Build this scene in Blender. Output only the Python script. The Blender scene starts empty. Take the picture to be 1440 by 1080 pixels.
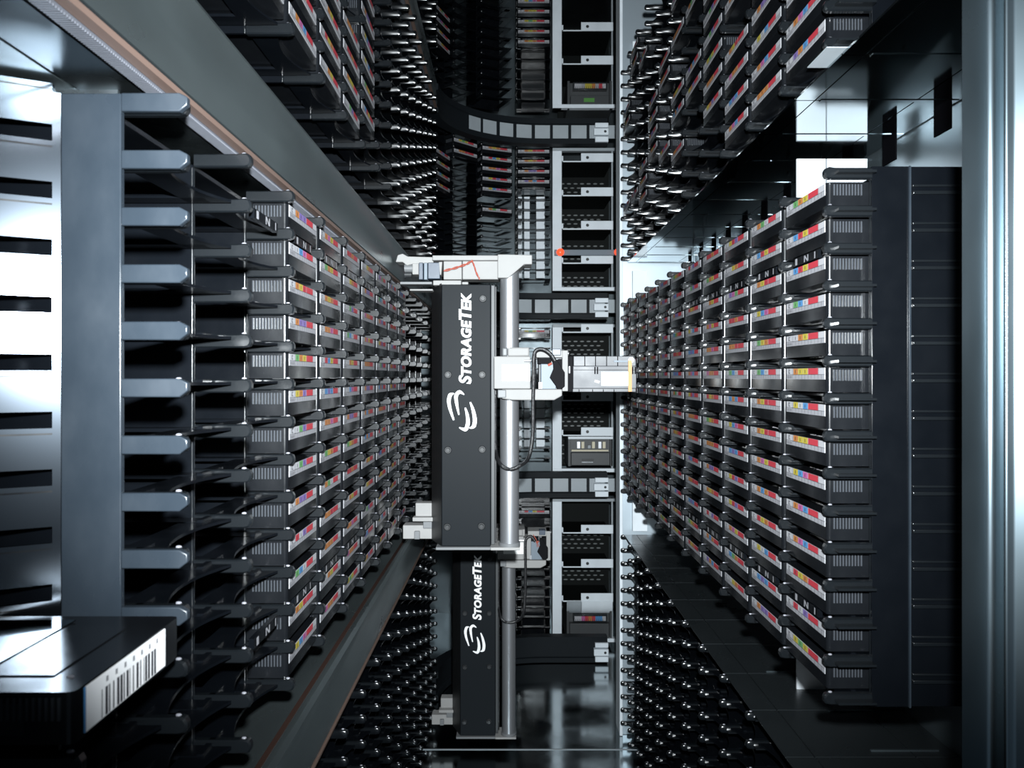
import bpy, math, random
from mathutils import Vector, Matrix
random.seed(7)
S = bpy.context.scene
COL = S.collection
H = 0.875            # lens height above the floor; code below measures z from the lens
F = 1150.0           # focal length in pixels of the 1440 wide frame

# ------------------------------------------------------------------ materials
MATS = {}
def mat(name, col, rough=0.5, metal=0.0, spec=0.5, emit=None, noise=None, bump=None, aniso=None):
    m = bpy.data.materials.new(name); m.use_nodes = True
    nt = m.node_tree; b = nt.nodes['Principled BSDF']
    b.inputs['Base Color'].default_value = (*col, 1)
    b.inputs['Roughness'].default_value = rough
    b.inputs['Metallic'].default_value = metal
    b.inputs['Specular IOR Level'].default_value = spec
    if emit:
        b.inputs['Emission Color'].default_value = (*emit[0], 1)
        b.inputs['Emission Strength'].default_value = emit[1]
    if noise or bump:
        tc = nt.nodes.new('ShaderNodeTexCoord')
        mp = nt.nodes.new('ShaderNodeMapping')
        nz = nt.nodes.new('ShaderNodeTexNoise')
        sc, stretch, amt = noise if noise else bump
        mp.inputs['Scale'].default_value = stretch
        nz.inputs['Scale'].default_value = sc
        nz.inputs['Detail'].default_value = 4
        nt.links.new(tc.outputs['Object'], mp.inputs['Vector'])
        nt.links.new(mp.outputs['Vector'], nz.inputs['Vector'])
        if noise:
            mr = nt.nodes.new('ShaderNodeMapRange'); mr.inputs['From Min'].default_value = 0.32; mr.inputs['From Max'].default_value = 0.68
            mr.inputs['To Min'].default_value = max(0.03, rough - amt)
            mr.inputs['To Max'].default_value = min(1, rough + amt)
            nt.links.new(nz.outputs['Fac'], mr.inputs['Value'])
            nt.links.new(mr.outputs['Result'], b.inputs['Roughness'])
            mx = nt.nodes.new('ShaderNodeMix'); mx.data_type = 'RGBA'
            mx.inputs['A'].default_value = (*[c * 0.8 for c in col], 1)
            mx.inputs['B'].default_value = (*[min(1, c * 1.15) for c in col], 1)
            nt.links.new(nz.outputs['Fac'], mx.inputs['Factor'])
            nt.links.new(mx.outputs['Result'], b.inputs['Base Color'])
        if bump:
            bp = nt.nodes.new('ShaderNodeBump'); bp.inputs['Strength'].default_value = amt
            bp.inputs['Distance'].default_value = 0.002
            nt.links.new(nz.outputs['Fac'], bp.inputs['Height'])
            nt.links.new(bp.outputs['Normal'], b.inputs['Normal'])
    MATS[name] = m
    return m
mat('black_plastic', (0.010, 0.012, 0.014), 0.28, noise=(40, (1, 1, 1), 0.06))
mat('cart_plastic', (0.0040, 0.0046, 0.0056), 0.21, spec=0.35, noise=(60, (1, 1, 1), 0.03))
mat('rack_plastic', (0.0020, 0.0026, 0.0036), 0.23, spec=0.25, noise=(30, (1, 1, 1), 0.04))
mat('comb_plastic', (0.014, 0.019, 0.025), 0.30, spec=0.6, noise=(34, (1, 1, 0.6), 0.10))
mat('ledge_plastic', (0.0035, 0.0045, 0.0055), 0.22, spec=1.0)
mat('rib_plastic', (0.030, 0.033, 0.038), 0.25, spec=0.6)
mat('side_metal', (0.12, 0.15, 0.165), 0.30, 0.8, noise=(7, (1, 1, 1), 0.08))
mat('steel', (0.50, 0.56, 0.60), 0.30, 1.0, noise=(14, (1, 6, 1), 0.10))
mat('steel_post', (0.28, 0.35, 0.39), 0.26, 1.0, noise=(10, (1, 1, 0.5), 0.03))
mat('wing_metal', (0.085, 0.10, 0.118), 0.165, 1.0)
mat('steel_dark', (0.16, 0.19, 0.20), 0.22, 1.0, noise=(9, (1, 1, 1), 0.08))
mat('rail_steel', (0.26, 0.31, 0.32), 0.31, 0.93, noise=(8, (1, 0.4, 1), 0.08))
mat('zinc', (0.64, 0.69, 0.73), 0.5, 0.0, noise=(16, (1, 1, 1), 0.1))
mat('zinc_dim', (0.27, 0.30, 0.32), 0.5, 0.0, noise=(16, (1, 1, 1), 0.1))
mat('copper', (0.20, 0.135, 0.11), 0.45, 0.6)
mat('copper_dull', (0.05, 0.026, 0.02), 0.5, 0.6)
mat('toothed', (0.085, 0.09, 0.105), 0.5, 0.3)
mat('anodised', (0.42, 0.43, 0.45), 0.32, 0.8)
mat('cast', (0.27, 0.266, 0.26), 0.6, 0.0, spec=0.25, noise=(30, (1, 1, 1), 0.08))
mat('cast_grey', (0.13, 0.135, 0.14), 0.5)
mat('cover_black', (0.0078, 0.0098, 0.0118), 0.5, spec=0.08)
mat('cover_side', (0.004, 0.005, 0.006), 0.5)
mat('bolt_grey', (0.022, 0.024, 0.026), 0.45, spec=0.3)
mat('logo_white', (0.85, 0.85, 0.86), 0.6)
mat('sticker', (0.86, 0.86, 0.84), 0.6)
mat('grip_grey', (0.085, 0.088, 0.095), 0.45, noise=(20, (1, 1, 1), 0.08))
mat('grip_dark', (0.005, 0.005, 0.006), 0.6, spec=0.05)
mat('bluegrey', (0.12, 0.15, 0.18), 0.5)
mat('slate', (0.035, 0.05, 0.075), 0.4)
mat('kapton', (0.35, 0.16, 0.015), 0.4)
mat('cable_black', (0.008, 0.008, 0.009), 0.45, bump=(300, (1, 1, 1), 0.5))
mat('wire_red', (0.33, 0.07, 0.045), 0.5)
mat('led_red', (0.8, 0.02, 0.01), 0.3, emit=((1, 0.06, 0.02), 2.2))
mat('led_green', (0.05, 0.16, 0.03), 0.4, emit=((0.3, 1, 0.2), 0.03))
mat('perf_dark', (0.003, 0.0042, 0.004), 0.6, spec=0.1)
mat('nub_glint', (0.16, 0.16, 0.18), 0.3, spec=0.8)
mat('matte_black', (0.002, 0.002, 0.0025), 1.0, spec=0.0)
mat('perf_hole_lit', (0.10, 0.11, 0.11), 0.5)
mat('drive_grey', (0.030, 0.033, 0.035), 0.5)
mat('gold_card', (0.55, 0.50, 0.36), 0.5)
mat('floor_metal', (0.42, 0.47, 0.49), 0.13, 1.0, noise=(12, (1, 1, 1), 0.05))
mat('wall_metal', (0.05, 0.06, 0.065), 0.35, 0.9, noise=(7, (1, 1, 1), 0.1))
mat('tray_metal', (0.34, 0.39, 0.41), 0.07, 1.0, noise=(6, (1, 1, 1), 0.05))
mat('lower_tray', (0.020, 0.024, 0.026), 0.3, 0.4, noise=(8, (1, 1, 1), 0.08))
mat('panel_steel', (0.44, 0.51, 0.56), 0.36, 0.65)
mat('bulkhead_white', (0.62, 0.65, 0.68), 0.42, 0.5)
for n, c in dict(white=(0.40, 0.40, 0.42), paper=(0.30, 0.30, 0.32), red=(0.42, 0.035, 0.05), blue=(0.07, 0.22, 0.44),
                 yellow=(0.42, 0.34, 0.04), orange=(0.42, 0.16, 0.04), green=(0.11, 0.29, 0.10),
                 magenta=(0.40, 0.10, 0.26), purple=(0.17, 0.12, 0.32), ink=(0.03, 0.03, 0.04)).items():
    c = tuple(0.72 * v for v in c)
    mat('label_' + n, c, 0.5, spec=0.3)

# ------------------------------------------------------------------ mesh builder
class MB:
    def __init__(s): s.v = []; s.f = []; s.m = []; s.mats = []
    def mi(s, name):
        if name not in s.mats: s.mats.append(name)
        return s.mats.index(name)
    def add(s, vs, fs, m):
        b = len(s.v); k = s.mi(m)
        s.v += [tuple(v) for v in vs]
        for f in fs: s.f.append([b + i for i in f]); s.m.append(k)
        return s
    def box(s, x0, x1, y0, y1, z0, z1, m):
        vs = [(x, y, z) for z in (z0, z1) for y in (y0, y1) for x in (x0, x1)]
        return s.add(vs, [(0, 2, 3, 1), (4, 5, 7, 6), (0, 1, 5, 4), (2, 6, 7, 3), (0, 4, 6, 2), (1, 3, 7, 5)], m)
    def prism(s, poly, axis, a0, a1, m):
        """polygon in the plane across axis, extruded from a0 to a1"""
        n = len(poly)
        def P(p, a):
            return {'x': (a, p[0], p[1]), 'y': (p[0], a, p[1]), 'z': (p[0], p[1], a)}[axis]
        vs = [P(p, a0) for p in poly] + [P(p, a1) for p in poly]
        ar = sum(poly[i][0] * poly[(i + 1) % n][1] - poly[(i + 1) % n][0] * poly[i][1] for i in range(n))
        flip = (ar < 0) ^ (axis == 'y') ^ (a1 < a0)
        fs = [tuple(range(n))[::-1], tuple(range(n, 2 * n))] + [(i, (i + 1) % n, n + (i + 1) % n, n + i) for i in range(n)]
        if flip: fs = [f[::-1] for f in fs]
        return s.add(vs, fs, m)
    def cyl(s, p0, p1, r, m, n=20, r1=None):
        p0 = Vector(p0); p1 = Vector(p1); d = (p1 - p0).normalized(); r1 = r if r1 is None else r1
        a = d.orthogonal().normalized(); b = d.cross(a)
        vs = []
        for p, q in ((p0, r), (p1, r1)):
            for i in range(n):
                t = 2 * math.pi * i / n; vs.append(p + (a * math.cos(t) + b * math.sin(t)) * q)
        fs = [(i, (i + 1) % n, n + (i + 1) % n, n + i) for i in range(n)] + [tuple(range(n))[::-1], tuple(range(n, 2 * n))]
        return s.add(vs, fs, m)
    def ell(s, c, r, m, nu=10, nv=7):
        vs = [(c[0], c[1], c[2] - r[2])]
        for j in range(1, nv):
            ph = -math.pi / 2 + math.pi * j / nv
            for i in range(nu):
                t = 2 * math.pi * i / nu
                vs.append((c[0] + r[0] * math.cos(ph) * math.cos(t), c[1] + r[1] * math.cos(ph) * math.sin(t), c[2] + r[2] * math.sin(ph)))
        vs.append((c[0], c[1], c[2] + r[2])); top = len(vs) - 1
        fs = [(0, 1 + (i + 1) % nu, 1 + i) for i in range(nu)]
        for j in range(nv - 2):
            a = 1 + j * nu
            fs += [(a + i, a + (i + 1) % nu, a + nu + (i + 1) % nu, a + nu + i) for i in range(nu)]
        a = 1 + (nv - 2) * nu
        fs += [(a + i, a + (i + 1) % nu, top) for i in range(nu)]
        return s.add(vs, fs, m)
    def tube(s, pts, r, m, n=10, sub=6):
        P = [Vector(p) for p in pts]; Q = []
        for i in range(len(P) - 1):
            p0 = P[max(0, i - 1)]; p1 = P[i]; p2 = P[i + 1]; p3 = P[min(len(P) - 1, i + 2)]
            for k in range(sub):
                t = k / sub
                Q.append(0.5 * ((2 * p1) + (p2 - p0) * t + (2 * p0 - 5 * p1 + 4 * p2 - p3) * t * t + (3 * p1 - p0 - 3 * p2 + p3) * t ** 3))
        Q.append(P[-1])
        vs = []; a = None
        for i, q in enumerate(Q):
            d = (Q[min(i + 1, len(Q) - 1)] - Q[max(i - 1, 0)]).normalized()
            a = d.orthogonal().normalized() if a is None else (a - d * a.dot(d)).normalized()
            b = d.cross(a)
            for k in range(n):
                t = 2 * math.pi * k / n; vs.append(q + (a * math.cos(t) + b * math.sin(t)) * r)
        fs = []
        for i in range(len(Q) - 1):
            fs += [(i * n + k, i * n + (k + 1) % n, (i + 1) * n + (k + 1) % n, (i + 1) * n + k) for k in range(n)]
        fs += [tuple(range(n))[::-1], tuple(range((len(Q) - 1) * n, len(Q) * n))]
        return s.add(vs, fs, m)
    def quad(s, a, b, c, d, m): return s.add([a, b, c, d], [(0, 1, 2, 3)], m)
    def mesh(s, name, origin=(0, 0, 0), smooth=35):
        me = bpy.data.meshes.new(name)
        o = Vector(origin)
        me.from_pydata([tuple(Vector(v) - o) for v in s.v], [], s.f)
        for n in s.mats: me.materials.append(MATS[n])
        me.polygons.foreach_set('material_index', s.m)
        if smooth:
            me.polygons.foreach_set('use_smooth', [True] * len(me.polygons))
            me.set_sharp_from_angle(angle=math.radians(smooth))
        me.update()
        return me

def link(name, me, parent=None, loc=None, rz=0.0):
    o = bpy.data.objects.new(name, me); COL.objects.link(o)
    if parent is not None: o.parent = parent
    if loc is not None: o.location = loc
    if rz: o.rotation_euler = (0, 0, rz)
    return o
def bevel(o, w=0.001, seg=2):
    b = o.modifiers.new('bevel', 'BEVEL'); b.width = w; b.segments = seg; b.limit_method = 'ANGLE'; b.angle_limit = math.radians(40)
    return o
def tag(o, label, cat, group=None, kind=None):
    if label: o['label'] = label
    if cat: o['category'] = cat
    if group: o['group'] = group
    if kind: o['kind'] = kind
    return o
def W(p): return Vector((p[0], p[1], p[2] + H))
class Thing:
    """an Empty at the thing's base; parts are measured from the lens"""
    def __init__(s, name, origin, label, cat, group=None):
        s.o = Vector(origin)
        s.root = link(name, None, None, W(origin)); s.root.empty_display_size = 0.02
        tag(s.root, label, cat, group)
    def part(s, name, mb, bev=0, parent=None, label=None, smooth=35):
        o = link(name, mb.mesh(name, s.o, smooth), parent or s.root)
        if bev: bevel(o, bev)
        if label: o['label'] = label
        return o
def solo(name, mb, origin, label, cat, group=None, kind=None, bev=0, smooth=35):
    o = link(name, mb.mesh(name, origin, smooth), None, W(origin))
    if bev: bevel(o, bev)
    return tag(o, label, cat, group, kind)
ORD = ['first', 'second', 'third', 'fourth', 'fifth', 'sixth', 'seventh', 'eighth', 'ninth', 'tenth', 'eleventh', 'twelfth', 'thirteenth', 'fourteenth', 'fifteenth', 'sixteenth', 'seventeenth', 'eighteenth']

# ------------------------------------------------------------------ layout
P = 0.115; R = 0.0319; N = 14; NL = 13
LV = 0.557                        # one tier to the next
ZB = -0.274; ZBL = -0.262         # underside of the middle tier's racks, right and left
XR = 0.2739; XL = -0.1887
DR0 = 0.700; DL0 = 0.692
CH = 0.0215; CZ = 0.0055          # cartridge height, its base above the shelf line

# ---- cartridge
def rounded_rect(x0, x1, y0, y1, r, n=4):
    pts = []
    for cx, cy, a in ((x1 - r, y0 + r, -90), (x1 - r, y1 - r, 0), (x0 + r, y1 - r, 90), (x0 + r, y0 + r, 180)):
        for k in range(n + 1):
            t = math.radians(a + 90 * k / n); pts.append((cx + r * math.cos(t), cy + r * math.sin(t)))
    return pts
def cart_mesh():
    m = MB()
    m.prism(rounded_rect(0.0045, 0.1105, 0, 0.112, 0.0034), 'z', 0, CH, 'cart_plastic')
    for xs, d in ((0.0045, -1), (0.1105, 1)):
        for k in range(10):
            y = 0.0052 + 0.0026 * k
            a, b = sorted((xs, xs + d * 0.0010))
            m.box(a, b, y, y + 0.0012, 0.0100, 0.0195, 'rib_plastic')
    # raised frame on the underside and top
    for z0, z1 in ((-0.0006, 0), (CH, CH + 0.0006)):
        m.box(0.022, 0.093, 0.018, 0.060, z0, z1, 'cart_plastic')
    return m.mesh('tape_cartridge')
CART = cart_mesh()
COLS = ['yellow', 'orange', 'blue', 'green', 'magenta', 'purple', 'red', 'blue', 'yellow', 'orange', 'white']
def label_mesh(cs):
    m = MB(); x0, x1 = 0.0085, 0.1065; w = x1 - x0; z0, z1 = CH - 0.0104, CH - 0.0004; zm = z0 + (z1 - z0) * 0.42
    m.box(x0, x1, -0.0004, 0.0003, z0, z1, 'label_white')
    e = -0.00055
    def q(a, b, za, zb, c): m.quad((x0 + w * a, e, za), (x0 + w * b, e, za), (x0 + w * b, e, zb), (x0 + w * a, e, zb), 'label_' + c)
    for k, c in enumerate(cs): q(.205 + .13 * k, .33 + .13 * k, zm + .0003, z1, c)
    q(.60, .845, zm + .0003, z1, 'red')
    q(.0, 1, zm - .00015, zm + .00025, 'ink')
    q(.185, .192, z0, z1, 'ink'); q(.85, .855, zm, z1, 'ink')
    q(0.01, .18, z0 + .0003, zm - .0003, 'paper'); q(.2, .99, z0 + .0003, zm - .0003, 'paper')
    e = -0.0007
    for k in range(9): q(.27 + .082 * k, .276 + .082 * k, z0 + .0002, zm, 'ink')
    for k in range(5): q(.03 + .03 * k, .04 + .03 * k, z0 + .0008, zm - .001, 'ink')
    # a small square character on the white end, dark figures on the colour blocks
    q(.07, .085, zm + .0012, z1 - .001, 'ink'); q(.07, .115, z1 - .0016, z1 - .001, 'ink'); q(.07, .115, zm + .0012, zm + .0018, 'ink')
    for k in range(len(cs)): q(.255 + .13 * k, .27 + .13 * k, zm + .0014, z1 - .0013, 'ink')
    return m.mesh('barcode_label', smooth=0)
LABELS = []
for i in range(40):
    cs = [random.choice(COLS) for _ in range(3)]
    LABELS.append((cs, label_mesh(cs)))
def colour_words(cs):
    u = []
    for c in cs:
        if c not in u and c != 'red': u.append(c)
    return '-'.join(u[:3] + ['red'])

# ---- rack parts (x to the viewer's right, y into the wall, z up)
def finger_mesh():
    m = MB()
    poly = [(0.034, -0.0044), (0.034, 0.0050), (0.004, 0.0050), (-0.0020, 0.0056), (-0.0050, 0.0046), (-0.0064, 0.0020), (-0.0064, -0.0012), (-0.0050, -0.0036), (-0.0018, -0.0044)]
    inner = [(0.001 + (y - 0.001) * 0.82 if y < 0.010 else y, 0.0004 + (z - 0.0004) * 0.80) for y, z in poly]
    n = len(poly); x = (0.0004, 0.0016, 0.0060, 0.0072)
    vs = [(x[0], *p) for p in inner] + [(x[1], *p) for p in poly] + [(x[2], *p) for p in poly] + [(x[3], *p) for p in inner]
    fs = [tuple(range(n)), tuple(range(3 * n, 4 * n))[::-1]]
    for r in range(3): fs += [(r * n + i, (r + 1) * n + i, (r + 1) * n + (i + 1) % n, r * n + (i + 1) % n) for i in range(n)]
    m.add(vs, fs, 'ledge_plastic')
    m.box(0.0072, 0.016, 0.002, 0.034, -0.0010, 0.0010, 'ledge_plastic')
    m.ell((0.0038, -0.0005, 0.0056), (0.0011, 0.0018, 0.0010), 'nub_glint', 8, 5)  # small nub on the fingertip, its glint put into the pale colour
    return m.mesh('slot_finger', smooth=25)
FINGER = finger_mesh()
def shelf_mesh():
    m = MB()
    for a, b in ((0.0030, 0.020), (P - 0.020, P - 0.0030)):
        m.box(a, b, 0.020, 0.112, 0.0012, 0.0036, 'rack_plastic')
        m.box(a, b, 0.020, 0.024, 0.0036, 0.0050, 'rack_plastic')
    arc = [(0.004 + (P - 0.008) * k / 10, 0.006 + 0.012 * (1 - ((k - 5) / 5) ** 2)) for k in range(11)]
    m.prism(arc + [(P - 0.004, 0.036), (0.004, 0.036)], 'z', 0.0012, 0.0032, 'rack_plastic')
    return m.mesh('slot_shelf')
SHELF = shelf_mesh()
def housing_mesh(N):
    m = MB(); z0 = -0.004; z1 = N * R - 0.005
    m.box(0.0036, P - 0.0006, 0.116, 0.120, z0, z1, 'rack_plastic')
    m.box(0.0004, 0.0036, 0.0345, 0.120, z0, z1, 'rack_plastic'); m.cyl((0.0020, 0.0356, z0), (0.0020, 0.0356, z1), 0.0017, 'ledge_plastic', 14)
    m.box(0.0040, P - 0.0022, 0.036, 0.116, z1, z1 + 0.003, 'rack_plastic')
    return m.mesh('housing')
HOUS = {n: housing_mesh(n) for n in (NL, N)}
def endwall_mesh():
    m = MB(); z0 = -0.004; z1 = N * R + 0.002
    m.box(P - 0.0006, P + 0.0026, 0.0345, 0.120, z0, z1, 'rack_plastic'); m.cyl((P + 0.0010, 0.0356, z0), (P + 0.0010, 0.0356, z1), 0.0018, 'ledge_plastic', 14)
    return m.mesh('end_wall')
ENDW = endwall_mesh()
def target_mesh():
    m = MB(); z0 = -0.0030; z1 = 0.0030; y = 0.0
    m.box(0.028, 0.090, y, y + 0.004, z0 - 0.0008, z1 + 0.0008, 'rack_plastic')
    e = y - 0.0003
    def q(a, b, c, d): m.quad((a, e, z0), (b, e, z0), (c, e, z1), (d, e, z1), 'label_paper')
    q(0.033, 0.0385, 0.0385, 0.033)
    q(0.056, 0.0585, 0.0585, 0.056); q(0.0645, 0.067, 0.067, 0.0645); q(0.0640, 0.067, 0.059, 0.056)
    q(0.0815, 0.084, 0.084, 0.0815)
    return m.mesh('alignment_target', smooth=0)
TARGET = target_mesh()
def merged_rack(N, back=True):
    """racks too small or too dark in the photo to show their parts"""
    m = MB(); fs = []
    def take(me, dz):
        vs = [(v.co.x, v.co.y, v.co.z + dz) for v in me.vertices]
        for p in me.polygons: fs.append((me.materials[p.material_index].name, [tuple(vs[i]) for i in p.vertices]))
    z0 = -0.004; z1 = N * R + 0.002
    if back: m.box(0.0036, P - 0.0006, 0.116, 0.120, z0, z1, 'rack_plastic')
    m.box(0.0004, 0.0036, 0.0345, 0.120, z0, z1, 'rack_plastic')
    m.box(0.0022, P - 0.0022, 0.034, 0.116, z1 - 0.003, z1, 'rack_plastic')
    for i in range(N + 1):
        base = len(m.v)
        for me in ([FINGER, SHELF] if i < N else [FINGER]):
            b = len(m.v)
            m.v += [(v.co.x, v.co.y, v.co.z + i * R) for v in me.vertices]
            for p in me.polygons:
                m.f.append([b + k for k in p.vertices]); m.m.append(m.mi(me.materials[p.material_index].name))
    return m.mesh('slot_rack', smooth=50)
SIMPLE = {n: merged_rack(n) for n in (NL, N)}; SIMPLE[-1] = merged_rack(N, False); SIMPLE[N + 1] = merged_rack(N + 1)

def rack(loc, rz, label, group, detailed=True, rows=range(N), housing=True, n=N, last=False, targets=(1, 11)):
    if not detailed:
        o = link('slot_rack', SIMPLE[n], None, loc, rz); tag(o, label, 'tape rack', group); return o
    r = link('slot_rack', None, None, loc, rz); r.empty_display_size = 0.02
    tag(r, label, 'tape rack', group)
    if housing: link('housing', HOUS[n], r)
    if last: link('end_wall', ENDW, r)
    for i in rows:
        link('slot_shelf', SHELF, r, (0, 0, i * R)); link('slot_finger', FINGER, r, (0, 0, i * R))
        if last: link('slot_finger', FINGER, r, (P - 0.0006, 0, i * R))
    i = max(rows) + 1
    link('slot_finger', FINGER, r, (0, 0, i * R))
    if last: link('slot_finger', FINGER, r, (P - 0.0006, 0, i * R))
    for i in targets: link('alignment_target', TARGET, r, (0, 0, (i + 1) * R + 0.0005))
    return r
CARTS = []      # (projected area, placement, label words)
def cart_at(loc, rz, words, group, occl=1.0):
    M = Matrix.Translation(loc) @ Matrix.Rotation(rz, 4, 'Z')
    pts = [M @ Vector(c) for c in ((0.01, 0, 0), (0.105, 0, 0), (0.105, 0, CH), (0.01, 0, CH))]
    pr = []
    for p in pts:
        if p.y < 0.05: return
        pr.append((716 + F * p.x / p.y, 530 - F * (p.z - H) / p.y))
    if max(a for a, b in pr) < 0 or min(a for a, b in pr) > 1440 or max(b for a, b in pr) < 0 or min(b for a, b in pr) > 1080: return
    ar = abs(sum(pr[i][0] * pr[(i + 1) % 4][1] - pr[(i + 1) % 4][0] * pr[i][1] for i in range(4))) / 2
    CARTS.append((ar * occl, loc, rz, words, group))

# ---- right wall, three tiers
TIER = {0: 'middle', 1: 'upper', -1: 'lower', 2: 'topmost'}
RZR = -math.pi / 2; RZL = math.pi / 2
def near_word(k): return 'nearest' if k == 0 else ORD[k] + ' nearest'
for lev in (0, 1, -1):
    zb = ZB + lev * LV
    for k in range(11):
        D = DR0 + P * (k + 1)
        if lev == -1 and k < 1: continue
        loc = W((XR, D, zb))
        rack(loc, RZR, '%s black slot rack on the right wall, %s tier' % (near_word(k if lev != -1 else k - 1), TIER[lev]),
             '%s tier racks on the right wall' % TIER[lev], detailed=(lev == 0 or (lev == 1 and k < 5)), last=(k == 0),
             targets=(1, 11) if lev == 0 else ())
        for i in range(N):
            w = '%s from top, %s right wall column, %s tier' % (ORD[N - 1 - i], near_word(k), TIER[lev])
            c = W((XR, D, zb + i * R + CZ))
            if lev == 0: cart_at(c, RZR, w, 'tape cartridges on the right wall')
            elif lev == 1:
                pf = 1.0 if k <= 1 else (0.7 if k < 4 else 0.33)
                if (i > 0 or k != 3) and random.random() < pf and not (k > 2 and i < 2): cart_at(c, RZR, w, 'tape cartridges in the upper right racks')
# ---- left wall, three tiers (+ the lowest rows of the topmost tier far away)
for lev in (0, 1, -1, 2):
    zb = ZBL + lev * LV
    for k in range(-2, 13):
        if lev == 1 and k < -1: continue
        if lev == -1 and k < 0: continue
        if lev == 2 and k < 8: continue
        D = DL0 + P * k
        nn = NL
        if lev == -1: zb = ZBL - LV - R; nn = N
        loc = W((XL, D, zb))
        rack(loc, RZL, '%s black slot rack on the left wall, %s tier' % (near_word(k + 2 if lev == 0 else k + 1 if lev == 1 else k if lev == -1 else k - 8), TIER[lev]),
             '%s tier racks on the left wall' % TIER[lev], detailed=(lev == 0 or (lev == 1 and k < 6)), rows=range(nn), n=nn,
             targets=(1, 11) if lev == 0 and k >= -1 else ())
        for i in range(NL):
            w = '%s from top, %s filled left column, %s tier' % (ORD[NL - 1 - i], near_word(max(k, 0)), TIER[lev])
            c = W((XL, D, zb + i * R + CZ))
            if lev == 0 and 0 <= k <= 6: cart_at(c, RZL, w, 'tape cartridges on the left wall')
            elif lev == 1 and k <= 3 and not (k < 0 and i > 2) and not (k > 1 and random.random() < 0.4): cart_at(c, RZL, w, 'tape cartridges in the upper left racks')

# ---- end wall racks, standing in an arc behind the curved rail
ARC = [((-0.2100, 2.330), 72, 'leftmost'), ((-0.1710, 2.446), 48, 'second from the left'), ((-0.0900, 2.536), 24, 'third from the left'), ((0.0200, 2.585), 0, 'rightmost')]
ZBB = -0.262; LVB = 0.570
FILL = {(1, 3): (12, 11, 10, 9), (1, 2): (12, 11, 10, 9, 8, 6), (1, 1): (12, 11), (2, 3): (5, 6, 7, 8, 9), (0, 3): (12,), (-1, 3): (12,),
        (1, 0): (10, 9, 8, 7), (2, 0): (2, 3, 4, 5)}
for lev in (2, 1, 0, -1):
    for a, ((x, y), ang, word) in enumerate(ARC):
        if lev in (0, -1) and a < 2: continue
        loc = W((x, y, ZBB + lev * LVB)); rz = math.radians(ang); dn = R if lev == -1 else 0
        rack(loc - Vector((0, 0, dn)), rz, '%s slot rack in the arc at the aisle end, %s tier' % (word, TIER[lev]), '%s tier racks at the aisle end' % TIER[lev], detailed=False, n=-1 if (a >= 2 and lev in (0, 1)) else N + 1 if dn else N)
        for i in FILL.get((lev, a), ()):
            cart_at(loc + Vector((0, 0, i * R + CZ)), rz, '%s from bottom, %s aisle end rack, %s tier' % (ORD[i], word, TIER[lev]), 'tape cartridges at the aisle end')

# ---- place the cartridges: the 300 that show largest one by one, the rest as one object
CARTS.sort(key=lambda t: -t[0])
lid = 0; rest = MB()
for n, (ar, loc, rz, words, group) in enumerate(CARTS):
    cs, lm = LABELS[random.randrange(len(LABELS))]
    if n < 300:
        o = link('tape_cartridge', CART, None, loc, rz)
        tag(o, '%s tape, %s' % (colour_words(cs), words), 'tape cartridge', group)
        link('barcode_label', lm, o)
    else:
        M = Matrix.Translation(loc - Vector((0, 0, H))) @ Matrix.Rotation(rz, 4, 'Z')
        for me in (CART, lm):
            b = len(rest.v)
            rest.v += [tuple(M @ v.co) for v in me.vertices]
            for p in me.polygons:
                rest.f.append([b + k for k in p.vertices]); rest.m.append(rest.mi(me.materials[p.material_index].name))
if rest.v:
    solo('tape_cartridge', rest, (0, 2.2, 0), 'farthest and smallest tape cartridges scattered over the dim distant racks', 'tape cartridge', None, 'stuff')

# ------------------------------------------------------------------ near end of the left racks
def Zrow(i): return ZBL + i * R
t = Thing('rack_end_plate', (-0.23, 0.452, Zrow(4)), 'near grey comb shaped end plate of the left racks with bent slotted wing', 'end plate')
m = MB(); Y0, Y1 = 0.4560, 0.4605
za = Zrow(4) - 0.006; zt = Zrow(13) + 0.0055
m.box(-0.2500, -0.2165, Y0, Y1, za, zt, 'comb_plastic')
for i in range(4, 14):
    m.prism([(-0.2165, Zrow(i) - 0.0045), (-0.184, Zrow(i) - 0.0045), (-0.1795, Zrow(i) - 0.001), (-0.1795, Zrow(i) + 0.0035), (-0.184, Zrow(i) + 0.0058), (-0.2165, Zrow(i) + 0.0058)], 'y', Y0, Y1, 'comb_plastic')
t.part('comb', m, 0.0006)
m = MB()
def wing(u): return (-0.2500 - 0.052 * u, 0.456 - 0.030 * u)     # bends toward the aisle mouth
def wbar(u0, u1, z0, z1, mm='wing_metal', th=0.0025):
    a = wing(u0); b = wing(u1)
    m.prism([(a[0], a[1]), (b[0], b[1]), (b[0], b[1] + th), (a[0], a[1] + th)], 'z', z0, z1, mm)
wbar(-0.0, 0.07, za, zt); wbar(0.9, 1, za, zt)
for i in range(4, 14):
    z = Zrow(i)
    wbar(0.07, 0.9, z - 0.0125, z + 0.0065)
    wbar(0.07, 0.9, z + 0.0075, z + 0.0102)
    wbar(0.07, 0.9, z + 0.0065, z + 0.0075, 'rack_plastic', 0.004)
t.part('slotted_wing', m)
# sheet corner above the plate
m = MB()
m.box(-0.33, -0.225, 0.470, 0.473, zt + 0.004, 0.20, 'steel')
m.cyl((-0.293, 0.468, 0.172), (-0.293, 0.470, 0.172), 0.004, 'anodised')
solo('corner_sheet', m, (-0.28, 0.47, zt + 0.004), 'bluish metal corner sheet above the near comb shaped plate', 'metal sheet')
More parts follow.
